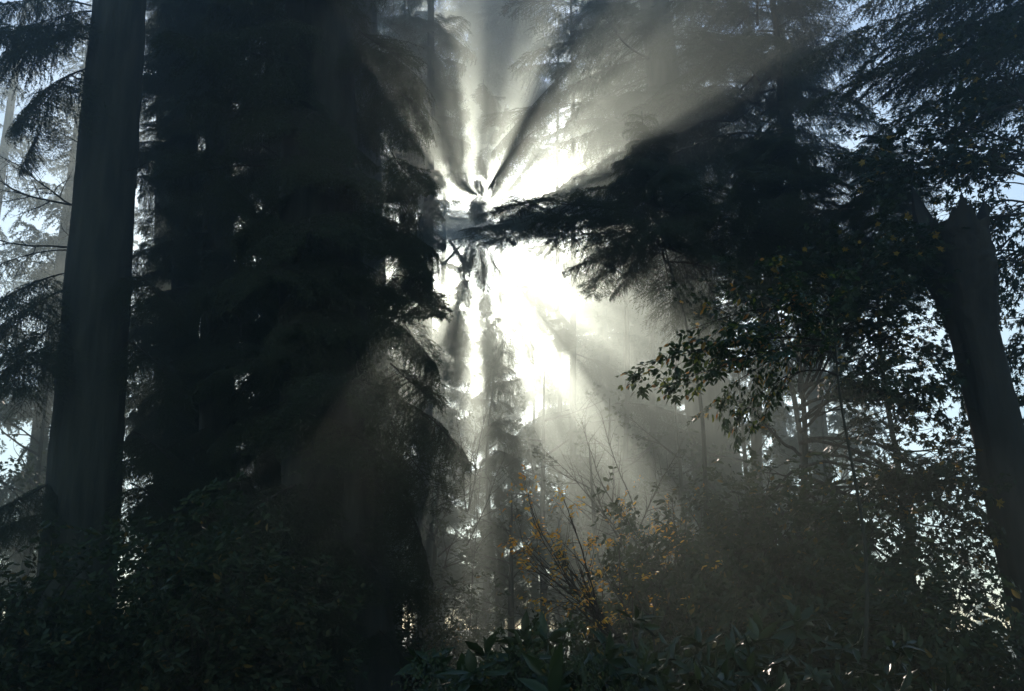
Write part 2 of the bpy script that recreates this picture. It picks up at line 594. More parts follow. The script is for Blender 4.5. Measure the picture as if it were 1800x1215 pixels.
def broad_crown(name, seed, n, tmpl_far=True):
    """airy far broadleaf crown about 9 m tall: limbs and small leaves"""
    rng = np.random.default_rng(seed)
    wood, fol = MB(), MB()
    prm = dict(step=.22, wob=.1, grav=.02, bare=.2, dens=.55, ang=(25, 60), roll=.9, ratio=.52, leaf_lvl=0)
    out = {'s': [], 'l': []}
    for k in range(n):
        z = 1.2 + 6.3 * (k + rng.random()) / n
        ya = rng.random() * 6.283
        d = np.array([math.cos(ya), math.sin(ya), rng.uniform(.1, .8)])
        grow(rng, out, np.array([0, 0, z]), d / np.linalg.norm(d), rng.uniform(1.7, 2.8) * (1.15 - .06 * z), .035, 2, prm)
    s = out['s']
    prisms(wood, [a[0] for a in s], [a[1] for a in s], np.array([a[2] for a in s]), np.array([a[3] for a in s]), 4)
    P = np.array([q for q, d in out['l']])
    D = np.array([d for q, d in out['l']])
    quad = (np.array([(0, 0, 0), (.5, .32, 0), (1, 0, -.1), (.5, -.32, 0)]), np.array([(0, 2, 1), (0, 3, 2)]))
    for k in range(3):
        leaves(fol, rng, P + rng.normal(size=P.shape) * .07, D + rng.normal(size=P.shape) * .9, .13, quad, tilt=.9)
    return wood.mesh(name + "_limbs", [M_TWIG]), fol.mesh(name + "_leaves", [M_FAR])


BROAD = [broad_crown("broadleaf", 330 + i, 17) for i in range(3)]
BTRUNK = trunk_mesh("trunk", (0, 0, 0), [(0, 0, 0), (.15, .1, 4), (0, 0, 9)], [.13, .09, .015], 340, M_BARK, sides=10)


def far_broadleaf(i, x, d, ytop, label, group=None, wide=1.0):
    base = at(x, 1000, d)
    base.z = 0
    h = at(x, ytop, d).z
    t = thing("broadleaf_tree", label, "tree", base, group)
    t.rotation_euler = (0, 0, i * 1.7)
    f = h / 9.2
    sm = Matrix.Diagonal((f ** .7 * wide, f ** .7 * wide, f, 1))
    part("trunk", BTRUNK, t, sm)
    w_ = part("crown", BROAD[i % 3][1], t, sm)
    part("limb_network", BROAD[i % 3][0], t, sm)
    return t


# left spruce: the clean dark trunk near the left edge, boughs only to its left
tA, bA, topA = conifer("spruce_tree", "tall spruce with straight bare dark trunk near the left edge of the photo", "tree",
                       152, 800, 213, 0, 12.5, 132, SPR, 0, 6.5, 12.5, [(0, 2.2, .8), (14, 2.6, .8)], 1, ztop=16, r_top=.62)
for a, b, pr, rl in [((170, 40), (-60, 130), SPR[0], .2), ((165, 70), (-90, 60), SPR[1], 0), ((160, 120), (20, 230), SPR[2], .1), ((160, 20), (10, 60), SPR[3], 0),
                     ((160, 10), (-60, 10), SPR[4], 0), ((150, 160), (50, 165), THIN[0], 0), ((130, 360), (-60, 385), BARE[0], 0), ((128, 362), (-40, 300), BARE[1], .3),
                     ((120, 435), (-60, 470), BARE[2], 0), ((122, 440), (-40, 480), THIN[1], 0), ((118, 480), (-50, 560), SPR[1], 0), ((112, 510), (-40, 640), SPR[2], 0),
                     ((112, 560), (10, 690), SPR[0], 0), ((105, 640), (20, 730), THIN[0], 0), ((110, 600), (-60, 700), SPR[4], 0), ((100, 840), (-40, 930), SPR[3], 0), ((100, 900), (-60, 960), SPR[1], 0)]:
    bough(tA, pr, at(*a, 12.5), at(*b, 11.2), fname="needle_spray" if pr[1] else "twig", roll=rl)
for a, b in [((225, 600), (320, 700)), ((235, 760), (330, 850)), ((235, 480), (300, 560)), ((230, 850), (310, 930))]:
    bough(tA, SPR[1], at(*a, 12.5), at(*b, 12.0), sc=.8)
bough(tA, SPR[3], at(75, 205, 11.6), at(52, 300, 11.5), roll=.3, sc=.55)          # the hanging sprig

for k, (x, y, dx) in enumerate([(205, 120, 34), (120, 250, -30), (238, 300, 26), (112, 420, -26), (222, 470, 30), (100, 560, -24), (218, 640, 22)]):
    bough(tA, BARE[k % 3], at(x - dx * .6, y, 12.3), at(x + dx, y - 12 + 9 * (k % 3), 12.1), name="branch_stub", sc=.35)
# the great dark spruce left of the sun
tB, bB, topB = conifer("spruce_tree", "broad black spruce with dense drooping boughs immediately left of the sun", "tree",
                       592, 1150, 560, 0, 11.0, 190, SPR + HEM[:2], 58, .7, 12.0,
                       [(0, 1.2, .9), (1.5, 1.5, .95), (2.6, 1.9, 1.35), (3.4, 1.9, 1.6), (4.3, 1.9, 1.4), (5.4, 1.9, 1.45), (6.5, 1.8, 1.4), (8, 1.7, 1.2), (12, 1.7, 1.1)],
                       2, ztop=15, pitch=(-5, -30), r_top=.5, sc=1.25)
rng = random.Random(9)
for a, b, pr in [((700, 720), (825, 848), SPR[2]), ((690, 640), (785, 720), SPR[0]), ((690, 560), (790, 640), SPR[3]), ((680, 760), (790, 900), SPR[4]),
                 ((700, 260), (775, 330), SPR[1]), ((690, 880), (770, 1010), SPR[2]),
                 ((680, 340), (768, 395), SPR[3]), ((680, 390), (765, 450), SPR[0]), ((680, 430), (775, 490), SPR[4]), ((690, 480), (760, 560), SPR[1]), ((690, 180), (752, 240), SPR[2]), ((690, 90), (735, 150), SPR[0]), ((700, 455), (778, 500), SPR[1]), ((690, 510), (772, 580), SPR[3]), ((690, 590), (770, 650), SPR[0]), ((700, 420), (762, 470), SPR[2]), ((650, 40), (735, 100), SPR[0]), ((650, 130), (745, 195), SPR[3]), ((655, 200), (752, 265), SPR[1]), ((400, 330), (470, 400), HEM[1]), ((480, 370), (420, 450), HEM[2]), ((470, 620), (400, 690), HEM[1])]:
    bough(tB, pr if rng.random() < .5 else rng.choice(HEM + STR), at(a[0] + rng.uniform(-20, 10), a[1] + rng.uniform(-25, 15), 10.8), at(b[0] + rng.uniform(-28, 4), b[1] + rng.uniform(-30, 15), 10.4), roll=rng.uniform(-.7, .7), sc=rng.uniform(.5, .9))
rng = random.Random(12)
for k in range(16):                                                        # limbs that come forward and hide the trunk
    c = on_axis(bB, topB, 1.4 + k * .62)
    bough(tB, rng.choice(SPR), c, c + Vector((rng.uniform(-1.1, .9), rng.uniform(-1.9, -1.2), rng.uniform(-1.1, -.4))), roll=rng.uniform(-.5, .5), sc=rng.uniform(.9, 1.25))
conifer("spruce_tree", "dark spruce close behind the bare left trunk, its boughs showing right of that trunk", "tree",
        325, 1100, 325, 0, 17, 60, SPR + HEM[:2], 98, 1.0, 15.5, [(0, 1.5, 1.9), (5, 1.6, 1.9), (16, 1.3, 1.7)], 36, ztop=20, pitch=(-5, -30), r_top=.45, sc=1.6)
# second spruce behind, filling between the two trunks
tC, bC, topC = conifer("spruce_tree", "shadowed spruce standing between the bare left trunk and the broad black spruce", "tree",
                       385, 1100, 385, 0, 14.5, 70, SPR + HEM[1:3], 98, .8, 13,
                       [(0, 2.0, 2.0), (3, 1.5, 2.0), (5, 1.1, 1.9), (16, .9, 1.8)], 3, ztop=19, pitch=(-5, -30), r_top=.45, sc=1.6)
conifer("spruce_tree", "dense dark spruce directly behind the broad black spruce", "tree",
        640, 1100, 640, 0, 19, 90, SPR, 66, 1.0, 17, [(0, 2.6, 1.6), (8, 2.2, 1.3), (18, 1.9, 1.1)], 31, ztop=22, pitch=(-10, -32), r_top=.45, sc=1.3)
conifer("spruce_tree", "dense dark spruce in the gap right of the bare left trunk, farther back", "tree",
        300, 1100, 300, 0, 23, 70, SPR, 44, 1.0, 20, [(0, 2.0, 2.9), (18, 1.3, 2.4)], 32, ztop=25, pitch=(-10, -30), r_top=.45, sc=1.6)
tE, bE, topE = conifer("spruce_tree", "dense dark spruce filling the back of the mass, midway along it", "tree",
        490, 1100, 490, 0, 21, 70, SPR, 62, 1.0, 18.5, [(0, 2.6, 2.6), (18, 2.0, 2.0)], 33, ztop=24, pitch=(-10, -30), r_top=.45, sc=1.7)
for y in (455, 485, 512, 540, 570, 600):  # boughs added out of sight to stop stray sunlight behind the broad spruce
    bough(tE, SPR[y % 5], at(470, y - 20, 17.5), at(600, y + 10, 16.0), roll=.5, sc=1.1)
    bough(tE, SPR[(y + 2) % 5], at(600, y - 30, 17.0), at(460, y + 12, 16.4), roll=-.5, sc=1.1)

# young firs right of the sun
tF, bF, topF = conifer("fir_tree", "young dark fir with pointed top and one long low bough reaching toward the sun", "tree",
                       1250, 1000, 1128, 196, 12.0, 12, HEM, 80, 6.15, 8.3,
                       [(6, 1.2, 2.0), (6.7, 1.1, 1.8), (7.1, .75, 1.0), (7.6, .48, .5), (8.4, .08, .08)], 4, pitch=(10, -12), r_top=.12, sc=1.25)
for a, b, pr, k in [((1150, 380), (868, 372), HEM[0], 1.0), ((1150, 400), (930, 400), HEM[1], .9), ((1150, 400), (960, 440), THIN[0], .9), ((1150, 350), (1000, 345), HEM[2], .9),
                    ((1160, 420), (1010, 440), THIN[1], 1.0), ((1160, 430), (1080, 470), THIN[2], .8)]:
    bough(tF, pr, at(*a, 12.0), at(*b, 11.9), sc=k)
tG, bG, topG = conifer("fir_tree", "dark bushy fir behind the pointed young fir, its top below the blue sky gap", "tree",
                       1400, 1000, 1352, 215, 13.5, 16, HEM, 80, 6.7, 8.85,
                       [(6, 1.6, 1.9), (7.4, 1.4, 1.6), (8.2, .7, .8), (9, .12, .12)], 5, pitch=(5, -15), r_top=.12, sc=1.5)
tH, bH, topH = conifer("fir_tree", "dark rounded fir below the brightest blue sky gap at right", "tree",
                       1590, 1000, 1545, 225, 12.5, 16, HEM, 80, 6.2, 8.2,
                       [(5.5, 1.5, 1.0), (7.0, 1.2, .9), (7.7, .7, .5), (8.4, .12, .12)], 6, pitch=(5, -15), r_top=.12, sc=1.4)

# the hazy big hemlock whose trunk stands at the top, right of the sun
tK, bK, topK = conifer("hemlock_tree", "large hazy hemlock with thick grey trunk at the top edge, right of the sunbeams", "tree",
                       1225, 560, 1152, 0, 24, 96, HEM, 30, 13.6, 17.8,
                       [(0, 3.0, 3.6), (18, 3.4, 4.6)], 7, ztop=27, pitch=(0, -14), r_top=.4, sc=1.5)
for a, b, pr, k in [((1150, 130), (960, 235), THIN[0], 1.2), ((1165, 170), (1010, 200), HEM[0], 1.2), ((1140, 60), (900, 110), HEM[2], 1.5), ((1150, 100), (980, 160), THIN[1], 1.4),
                    ((1130, 20), (880, 20), HEM[1], 1.5), ((1175, 370), (815, 405), SPR[1], .8), ((1175, 385), (742, 428), THIN[0], .8), ((1000, 405), (838, 430), SPR[2], .6),
                    ((850, 425), (866, 512), SPR[3], .55), ((842, 425), (845, 500), SPR[0], .4), ((960, 350), (838, 378), SPR[1], .5), ((940, 230), (858, 330), SPR[2], .8),
                    ((1150, 170), (850, 205), SPR[0], .9), ((1000, 120), (872, 260), SPR[3], 1.0), ((1150, 240), (950, 345), THIN[1], .8), ((1160, 200), (985, 250), SPR[4], .9),
                    ((1170, 300), (930, 320), THIN[2], .8), ((1160, 60), (1000, 60), SPR[1], 1.2), ((1165, 260), (1010, 290), THIN[0], .9),
                    ((900, 560), (868, 700), SPR[2], .6), ((1160, 415), (960, 425), HEM[0], 1.0), ((1160, 430), (1020, 450), HEM[1], .9)]:
    bough(tK, pr, at(*a, 24), at(*b, 23.0), sc=k)

conifer("spruce_tree", "hazy spruce peeping out behind the broad spruce at the top edge", "tree",
        748, 1100, 756, 0, 26, 30, SPR, 60, 12.0, 19.5, [(9, 1.2, .5), (13.8, 1.2, .5), (15, 1.5, 1.2), (20, 1.5, 1.5)], 34, ztop=24, pitch=(0, -25), r_top=.3, sc=1.5)

conifer("hemlock_tree", "hemlock with dark layered boughs at the top, right of the big grey trunk", "tree",
        1365, 1000, 1330, 0, 18, 22, HEM, 60, 10.8, 15.5, [(9, 2.6, 2.8), (16, 2.2, 2.6)], 35, ztop=20, pitch=(8, -12), r_top=.35, sc=1.5)

# hemlock beyond the right edge, its boughs across the top right corner
tR, bR, topR = conifer("hemlock_tree", "dark hemlock past the right edge with boughs hanging across the top right corner", "tree",
                       1960, 1000, 1960, 0, 13, 90, HEM, 0, 6, 12, [(0, 3, 1), (12, 3, 1)], 8, ztop=16, r_top=.5)
for k, (a, b) in enumerate([((1950, -60), (1560, 60)), ((1950, -10), (1500, 130)), ((1950, 40), (1560, 160)), ((1950, 90), (1620, 130)), ((1950, -80), (1640, 20)), ((1950, 60), (1700, 240)),
                            ((1950, 120), (1660, 200)), ((1950, -100), (1500, 20)), ((1950, 20), (1640, 90)), ((1950, 0), (1720, 60)), ((1950, -120), (1430, -10)),
                            ((1950, -60), (1400, 110)), ((1950, 20), (1420, 190)), ((1950, 60), (1480, 170)), ((1950, 110), (1540, 230))]):
    bough(tR, HEM[k % 4], at(*a, 13), at(*b, 12.4), sc=1.5)

# the trees the sun stands behind: crowns open round the sun, more boughs above and below
def sun_tree(label, x, d, wpx, bands, n, seed, rad, sc=2.2, kinds=None, h=34):
    base, top = axis_of(x, 1100, x - (x - 900) * .05, 100, d, h)
    rng = random.Random(seed)
    t = thing("conifer_tree", label, "tree", base)
    r = wpx * d / FPX / 2
    part("trunk", trunk_mesh("trunk", base, [base, base + (top - base) * .6, top], [r, r * .6, r * .12], seed, M_BARK, sides=14), t)
    kinds = kinds or SPR
    tot = sum(b - a for a, b in bands)
    for a, b in bands:
        m_ = int(n * (b - a) / tot)
        for i in range(m_):
            y = a + (b - a) * (i + rng.random()) / m_          # photo row at this tree's distance
            c = on_axis(base, top, at(x, y, d).z)
            ya = R(i * 137.5 + rng.uniform(-40, 40))
            pt = R(rng.uniform(-32, -3))
            l = rad * rng.uniform(.6, 1.15)
            bough(t, rng.choice(kinds), c, c + Vector((math.cos(ya) * math.cos(pt), math.sin(ya) * math.cos(pt), math.sin(pt))) * l, fname="needle_spray",
                  roll=rng.uniform(-.3, .3), sc=sc)
    return t, base, top


t, base, top = sun_tree("hazy conifer behind the broad spruce whose thin boughs hang across the sun", 700, 45, 15, [(-60, 320), (540, 1050)], 46, 21, 4.4, sc=1.8)
for a, b, pr, k in [ ((876, 395), (790, 412), THIN[0], 1.2), ((876, 398), (770, 430), THIN[1], 1.0), ((876, 380), (835, 420), THIN[2], 1.0), ((876, 430), (850, 520), THIN[0], 1.2),
                    ((876, 350), (845, 400), THIN[1], .9), ((876, 385), (960, 380), SPR[0], 1.2), ((876, 330), (800, 300), THIN[2], 1.4), ((876, 320), (950, 300), THIN[0], 1.4),
                    ((876, 560), (800, 590), THIN[1], 1.5)]:
    bough(t, pr, at(*a, 45), at(*b, 44), fname="needle_spray", sc=k)
sun_tree("hazy conifer crowding the top edge between the broad spruce and the sun", 775, 52, 16, [(-80, 300), (560, 1060)], 44, 22, 4.4, sc=1.8)
tM, bM, topM = sun_tree("hazy conifer at the top, between the sun and the big hemlock trunk", 1010, 38, 15, [(-60, 290), (600, 1050)], 12, 23, 3.6, sc=1.8)
# sprays added round the sun to block its light; set gaps shape the beams
rng = random.Random(71)
tN, bN, topN = sun_tree("added hazy conifer behind the pointed young fir whose low sprays cut the lower sunbeams into streaks", 1150, 36, 14, [(-60, 300), (640, 1050)], 24, 43, 3.4, sc=1.4)
GAPS = [(24.5, 38.5), (55, 60.5), (70, 75), (87, 91.5), (-44, -33), (-60, -55), (-74, -70), (-92, -88)]


def in_gap(x, y):
    if math.hypot(x - 798, y - 362) < 30 or math.hypot((x - 872) / 1.25, y - 462) < 36:
        return True
    r_ = math.hypot(x - 832, y - 408)
    a = math.degrees(math.atan2(y - 408, x - 832))
    return r_ > 34 and any(p - 250 / (r_ + 60) * .5 < a < q + 250 / (r_ + 60) * .5 for p, q in GAPS)


tP, bP, topP = sun_tree("added hazy conifer just left of the big grey hemlock trunk, its sprays shaping the beams", 1085, 31, 11, [(-60, 60), (700, 1050)], 14, 44, 3.0, sc=1.3)
tQ, bQ, topQ = sun_tree("pale conifer behind the sun's right side, crown open around the glare", 985, 43, 11, [(-60, 200), (640, 1050)], 14, 45, 4.0, sc=1.7)
owners = [(tM, 36, 86), (tN, 36, 72), (tP, 31, 84), (tQ, 43, 66)]  # all but the first tree added to carry sun-blocking sprays
placed = [0, 0, 0, 0]
for q in range(20000):
    a, r_ = R(rng.uniform(-150, 150) if rng.random() < .3 else rng.choice([rng.uniform(39, 105), rng.uniform(39, 105), rng.uniform(-108, -44), rng.uniform(-108, -44), rng.uniform(-32, -6)])), 38 + 220 * rng.random() ** 1.1
    x, y = 832 + math.cos(a) * r_, 408 + math.sin(a) * r_
    own_i = rng.randrange(4)
    own, dist, most = owners[own_i]
    if placed[own_i] >= most:
        continue
    b = R(rng.choice([rng.uniform(-25, 40), rng.uniform(50, 95), math.degrees(abs(a)) if rng.random() < .5 else rng.uniform(0, 90)])) * (1 if rng.random() < .6 else -1)
    h = rng.uniform(13, 31)
    ux, uy = math.cos(b) * h, abs(math.sin(b)) * h                     # the added spray runs outward and down
    if b < 0:
        ux = -ux
    if any(in_gap(x + ux * k, y + uy * k + o_) for k in (-1, -.5, 0, .5, 1) for o_ in (-2, 3)):
        continue
    placed[own_i] += 1
    d = dist + rng.uniform(-3, 2)
    bough(own, rng.choice(STR), at(x - ux, y - uy, d), at(x + ux, y + uy, d - .4), roll=rng.uniform(-.6, .6), sc=2 * h * d / FPX / 2.2 * rng.uniform(1.1, 1.7))
for q in range(14):  # sprays added to thin the main beam and cut its white glare
    a, r_ = R(rng.uniform(20, 42)), rng.uniform(110, 260)
    x, y = 832 + math.cos(a) * r_, 408 + math.sin(a) * r_
    bough(tQ, rng.choice(THIN + STR), at(x + rng.uniform(25, 45), y - rng.uniform(0, 20), 44), at(x - rng.uniform(20, 40), y + rng.uniform(5, 25), 43), roll=rng.uniform(-.4, .4), sc=.8)
sun_tree("hazy conifer low in the main sunbeam, right of centre", 1105, 50, 15, [(-60, 330), (430, 1050)], 96, 24, 4.4, sc=2.3)
sun_tree("hazy conifer whose crown closes the top edge above the sun", 880, 56, 14, [(-90, 235)], 64, 27, 4.2, sc=2.2)
sun_tree("hazy conifer whose top ends just below right of the sun's white glare", 1085, 54, 14, [(480, 1060)], 98, 41, 4.6, sc=2.4, h=22)
sun_tree("pale conifer under the fir's long bough, crossing the far side of the main beam", 1190, 58, 14, [(-60, 1060)], 96, 42, 5.2, sc=2.5)
sun_tree("pale fog-bound conifer in the lower centre of the photo", 940, 60, 15, [(590, 1080)], 50, 25, 5.0, sc=2.0, h=17.5)

t, base, top = sun_tree("pale conifer far behind the broad spruce, one tufted bough reaching across the sun itself", 735, 60, 14, [(-60, 320), (500, 1060)], 46, 29, 4.4, sc=2.0)
for a, b, pr, k in [((735, 380), (890, 398), SPR[0], 1.5), ((735, 392), (905, 412), SPR[2], 1.5), ((735, 398), (860, 412), SPR[4], 1.6), ((735, 408), (875, 420), HEM[2], 1.5), ((735, 385), (870, 388), SPR[1], 1.4), ((735, 400), (880, 425), SPR[3], 1.5), ((735, 372), (860, 378), SPR[0], 1.2), ((835, 410), (848, 500), SPR[2], .8)]:
    bough(t, pr, at(*a, 60), at(*b, 59), fname="needle_spray", sc=k)

sun_tree("palest conifer, a faint outline in the glare straight below the sun", 850, 82, 13, [(200, 340), (520, 1080)], 44, 30, 6.5, sc=2.2)
for x, yt, d, w_, n_, lb in [(868, 520, 28, .85, 40, "slim hazy spruce spire directly under the sun, splitting the beams"),]:
    base, top = axis_of(x, 1100, x, yt, d)
    zt = top.z
    conifer("spruce_tree", lb, "tree", x, 1100, x, yt, d, 8, SPR, n_, zt * .3, zt * .985, [(zt * .3, w_ * 1.9, w_ * 1.9), (zt * .75, w_, w_), (zt * .92, w_ * .42, w_ * .42), (zt, .08, .08)],
            int(x), pitch=(5, -25), r_top=.1, sc=1.3)

# ------------------------------------------------------------------ broken snag at right
base, top = axis_of(1812, 1000, 1676, 400, 9.0)
t = thing("dead_tree", "broken leaning dead trunk with jagged top near the right edge", "dead tree", base)
part("trunk", trunk_mesh("trunk", base, [base, on_axis(base, top, 4.3), on_axis(base, top, 4.9), on_axis(base, top, 5.35)], [.26, .21, .32, .33], 77, M_SNAG, lump=.16, broken=2.9, sides=44), t)
bough(t, BARE[1], at(1690, 620, 9), at(1590, 660, 8.6), name="dead_branch", sc=.5)
bough(t, HEM[0], at(1650, 420, 9), at(1600, 480, 8.6), name="dead_branch", sc=.5)

# ------------------------------------------------------------------ maples at right
def limbs(t, lst, d, protos, dd=.5, sc=1.0, name="branch", fname="leaf_spray", seed=0):
    rng = random.Random(seed)
    for a, b in lst:
        bough(t, rng.choice(protos), at(*a, d + rng.uniform(-.2, .2)), at(*b, d + rng.uniform(-dd, dd)), name=name, fname=fname, roll=rng.uniform(-.5, .5), sc=sc)


base, top = axis_of(1408, 1000, 1402, 560, 9.6)
t = thing("maple_tree", "slender maple with dark leaves in front of the right sky gaps", "tree", base)
part("trunk", trunk_mesh("trunk", base, [base, base + (top - base) * .5, top], [.055, .04, .015], 78, M_BARK, sides=12), t)
limbs(t, [((1405, 700), (1560, 470)), ((1405, 640), (1520, 420)), ((1405, 720), (1640, 560)), ((1405, 780), (1680, 700)), ((1405, 760), (1600, 640)), ((1405, 800), (1650, 780)),
          ((1405, 820), (1620, 860)), ((1405, 840), (1700, 900)), ((1405, 860), (1560, 940)), ((1405, 690), (1480, 520)), ((1405, 740), (1540, 720)), ((1405, 800), (1300, 760)),
          ((1405, 830), (1270, 830)), ((1405, 860), (1300, 900)), ((1405, 880), (1500, 1000)), ((1405, 900), (1320, 980)), ((1405, 720), (1600, 520)), ((1405, 860), (1720, 850)),
          ((1405, 900), (1660, 960)), ((1405, 640), (1440, 560)), ((1405, 850), (1740, 880)), ((1405, 700), (1650, 500)), ((1405, 660), (1600, 430)), ((1405, 740), (1690, 600)), ((1405, 690), (1640, 620)), ((1405, 780), (1690, 740)), ((1405, 640), (1560, 540)), ((1405, 900), (1750, 940)), ((1405, 920), (1700, 980)), ((1405, 880), (1760, 800))], 9.6, MAP, .5, .95, seed=3)
# arching spray in front
base, top = axis_of(1500, 1000, 1468, 580, 5.6)
t = thing("beech_sapling", "sapling whose arching spray of green and orange leaves crosses the sunbeam edge", "sapling", base)
part("trunk", trunk_mesh("trunk", base, [base, base + (top - base) * .5, top], [.014, .011, .006], 79, M_BARK, sides=10), t)
limbs(t, [((1460, 600), (1106, 590)), ((1465, 560), (1190, 530)), ((1465, 610), (1170, 620)), ((1470, 590), (1280, 530)), ((1470, 620), (1260, 630)), ((1475, 660), (1300, 650)),
          ((1475, 640), (1360, 590))], 5.6, BEE, .35, .5, seed=4)

base, top = axis_of(1930, 1000, 1880, 100, 10)
t = thing("maple_tree", "big maple beyond the right edge with yellowing leaves over the snag", "tree", base)
part("trunk", trunk_mesh("trunk", base, [base, base + (top - base) * .5, top], [.16, .12, .06], 80, M_BARK, sides=14), t)
limbs(t, [((1880, 260), (1640, 170)), ((1880, 300), (1560, 190)), ((1880, 320), (1660, 240)), ((1880, 340), (1600, 300)), ((1880, 380), (1700, 320)), ((1880, 200), (1700, 180)),
          ((1880, 420), (1740, 420)), ((1880, 260), (1740, 280)), ((1880, 300), (1540, 250)), ((1880, 480), (1730, 500)), ((1880, 560), (1750, 560)), ((1880, 620), (1760, 640)),
          ((1880, 180), (1600, 230)), ((1880, 700), (1770, 740)), ((1880, 360), (1640, 400)), ((1880, 380), (1560, 420)), ((1880, 420), (1700, 380)), ((1880, 240), (1680, 130)), ((1880, 460), (1650, 460)), ((1880, 520), (1760, 480)), ((1880, 300), (1780, 330))], 10, MAP, .6, .95, seed=5)

# ------------------------------------------------------------------ shrubs
BUSH = [proto("bush_branch", "bush_leaf_spray", leafy_branch(400 + i, L=1.5, r=.012, lvl=2, leaf=.06, tmpl=OVAL, per=3, dens=.6, ratio=.45, grav=.01, roll=.9), M_TWIG, M_BUSH) for i in range(3)]
FINE = [proto("fine_branch", "fine_leaf_spray", leafy_branch(420 + i, L=1.2, r=.008, lvl=2, leaf=.026, tmpl=OVAL, per=3, dens=.65, ratio=.45, step=.05, grav=.01, roll=.9), M_TWIG, M_BUSH) for i in range(2)]
AUT = [proto("autumn_branch", "orange_leaf_spray", leafy_branch(440 + i, L=2.2, r=.014, lvl=3, leaf=.056, tmpl=OVAL, per=5, drop=.86, dens=.42, ratio=.42, grav=.005, roll=.6, wob=.07, ang=(20, 50)), M_TWIG, M_ORANGE) for i in range(3)]


def whorls(seed, L=1.1):
    """evergreen shrub stem with whorls of long leaves at its ends"""
    rng = np.random.default_rng(seed)
    out = {'s': [], 'l': []}
    prm = dict(step=.08, wob=.07, grav=.03, bare=.3, dens=.42, ang=(30, 60), roll=.9, ratio=.45, leaf_lvl=-1)
    grow(rng, out, np.zeros(3), np.array([1., 0, 0]), L, .011, 2, prm)
    wood, fol = MB(), MB()
    s = out['s']
    prisms(wood, [a[0] for a in s], [a[1] for a in s], np.array([a[2] for a in s]), np.array([a[3] for a in s]), 5)
    pos, dr, up = [], [], []
    for q, d in out['l']:
        y = np.cross(d, [0.3, 0.1, 1.]); y /= np.linalg.norm(y)
        z = np.cross(d, y)
        n = rng.integers(5, 9)
        for k in range(n):
            a = 6.283 * k / n + rng.normal() * .2
            pos.append(q - d * .03 * rng.random()); dr.append(y * math.cos(a) + z * math.sin(a) + d * rng.uniform(.1, .7)); up.append(d)
    leaves(fol, rng, pos, dr, .115, LONG, tilt=.25, jit=.3, up=np.array(up))
    return wood, fol


RHO = [proto("laurel_branch", "laurel_leaf_whorls", whorls(460 + i), M_TWIG, M_LAUREL) for i in range(3)]


def shrub(name, label, cat, x, ytop, d, wid, n, protos, L, seed, sc=1.0, fname="leaf_spray", zlow=.45, group=None):
    rng = random.Random(seed)
    base = at(x, 1200, d)
    base.z = 0
    h = at(x, ytop, d).z
    t = thing(name, label, cat, base, group)
    for k in range(n):
        ya, q = rng.random() * 6.283, math.sqrt(rng.random())
        zt = h * (rng.uniform(zlow, 1)) * (1 - .25 * q * q)
        B = base + Vector((math.cos(ya) * wid * q, math.sin(ya) * wid * q * .8, zt))
        A = base + Vector((math.cos(ya) * wid * q * .25, math.sin(ya) * wid * q * .2, max(0, zt - L * rng.uniform(.55, .95))))
        bough(t, rng.choice(protos), A, B, name="branch", fname=fname, roll=rng.random() * 6.28, sc=sc, L=L)
    return t


shrub("rhododendron", "evergreen rhododendron with whorled leaves at bottom centre below the orange shrub", "shrub", 935, 1085, 4.4, .5, 34, RHO, 1.1, 1, .95, fname="leaf_whorl", zlow=.8)
shrub("laurel_shrub", "glossy laurel with sunlit glints beside the rhododendron at bottom", "shrub", 1150, 1110, 4.6, .55, 50, RHO, 1.1, 2, .9, fname="leaf_whorl", zlow=.8)
shrub("laurel_shrub", "dark laurel at the bottom edge, right of the glinting laurel", "shrub", 1370, 1100, 4.8, .6, 50, RHO, 1.1, 3, .9, fname="leaf_whorl", zlow=.8)
shrub("box_shrub", "fine leaved shrub speckled with light at the bottom edge below the rhododendron", "shrub", 935, 1155, 3.9, .28, 60, FINE, 1.2, 4, .7, zlow=.85)
shrub("bush", "black leafy bush in the lower right corner under the leaning snag", "shrub", 1700, 1010, 7.0, 1.1, 70, BUSH, 1.5, 5, 1.1)
shrub("bush", "dark bush left of the lower right corner, below the slender maple", "shrub", 1480, 1000, 7.4, 1.1, 70, BUSH, 1.5, 6, 1.1)
shrub("bush", "shadowed bush between the orange shrub and the slender maple", "shrub", 1270, 1010, 8.4, 1.2, 70, BUSH, 1.5, 7, 1.1)
shrub("bush", "tall dim bush reaching halfway up, under the arching leaf spray", "shrub", 1300, 790, 9.0, 1.3, 80, BUSH, 1.5, 21, 1.1)
shrub("bush", "tall dim bush in front of the slender maple's trunk", "shrub", 1450, 840, 8.4, 1.1, 70, BUSH, 1.5, 22, 1.1)
shrub("bush", "grey leafy bush right of the upright orange shrub", "shrub", 1190, 960, 11, 1.3, 70, BUSH, 1.5, 23, 1.1)
shrub("bush", "black bush in the lower left corner against the bare spruce trunk", "shrub", 60, 960, 9.0, 1.3, 70, BUSH, 1.5, 8, 1.2)
shrub("bush", "black bush at the foot of the spruces, between bare trunk and broad trunk", "shrub", 340, 880, 9.0, 1.2, 80, BUSH, 1.5, 9, 1.2)
shrub("bush", "hazy bush just right of the broad spruce trunk at the bottom", "shrub", 760, 1010, 12.5, .9, 50, BUSH, 1.5, 10, 1.1)

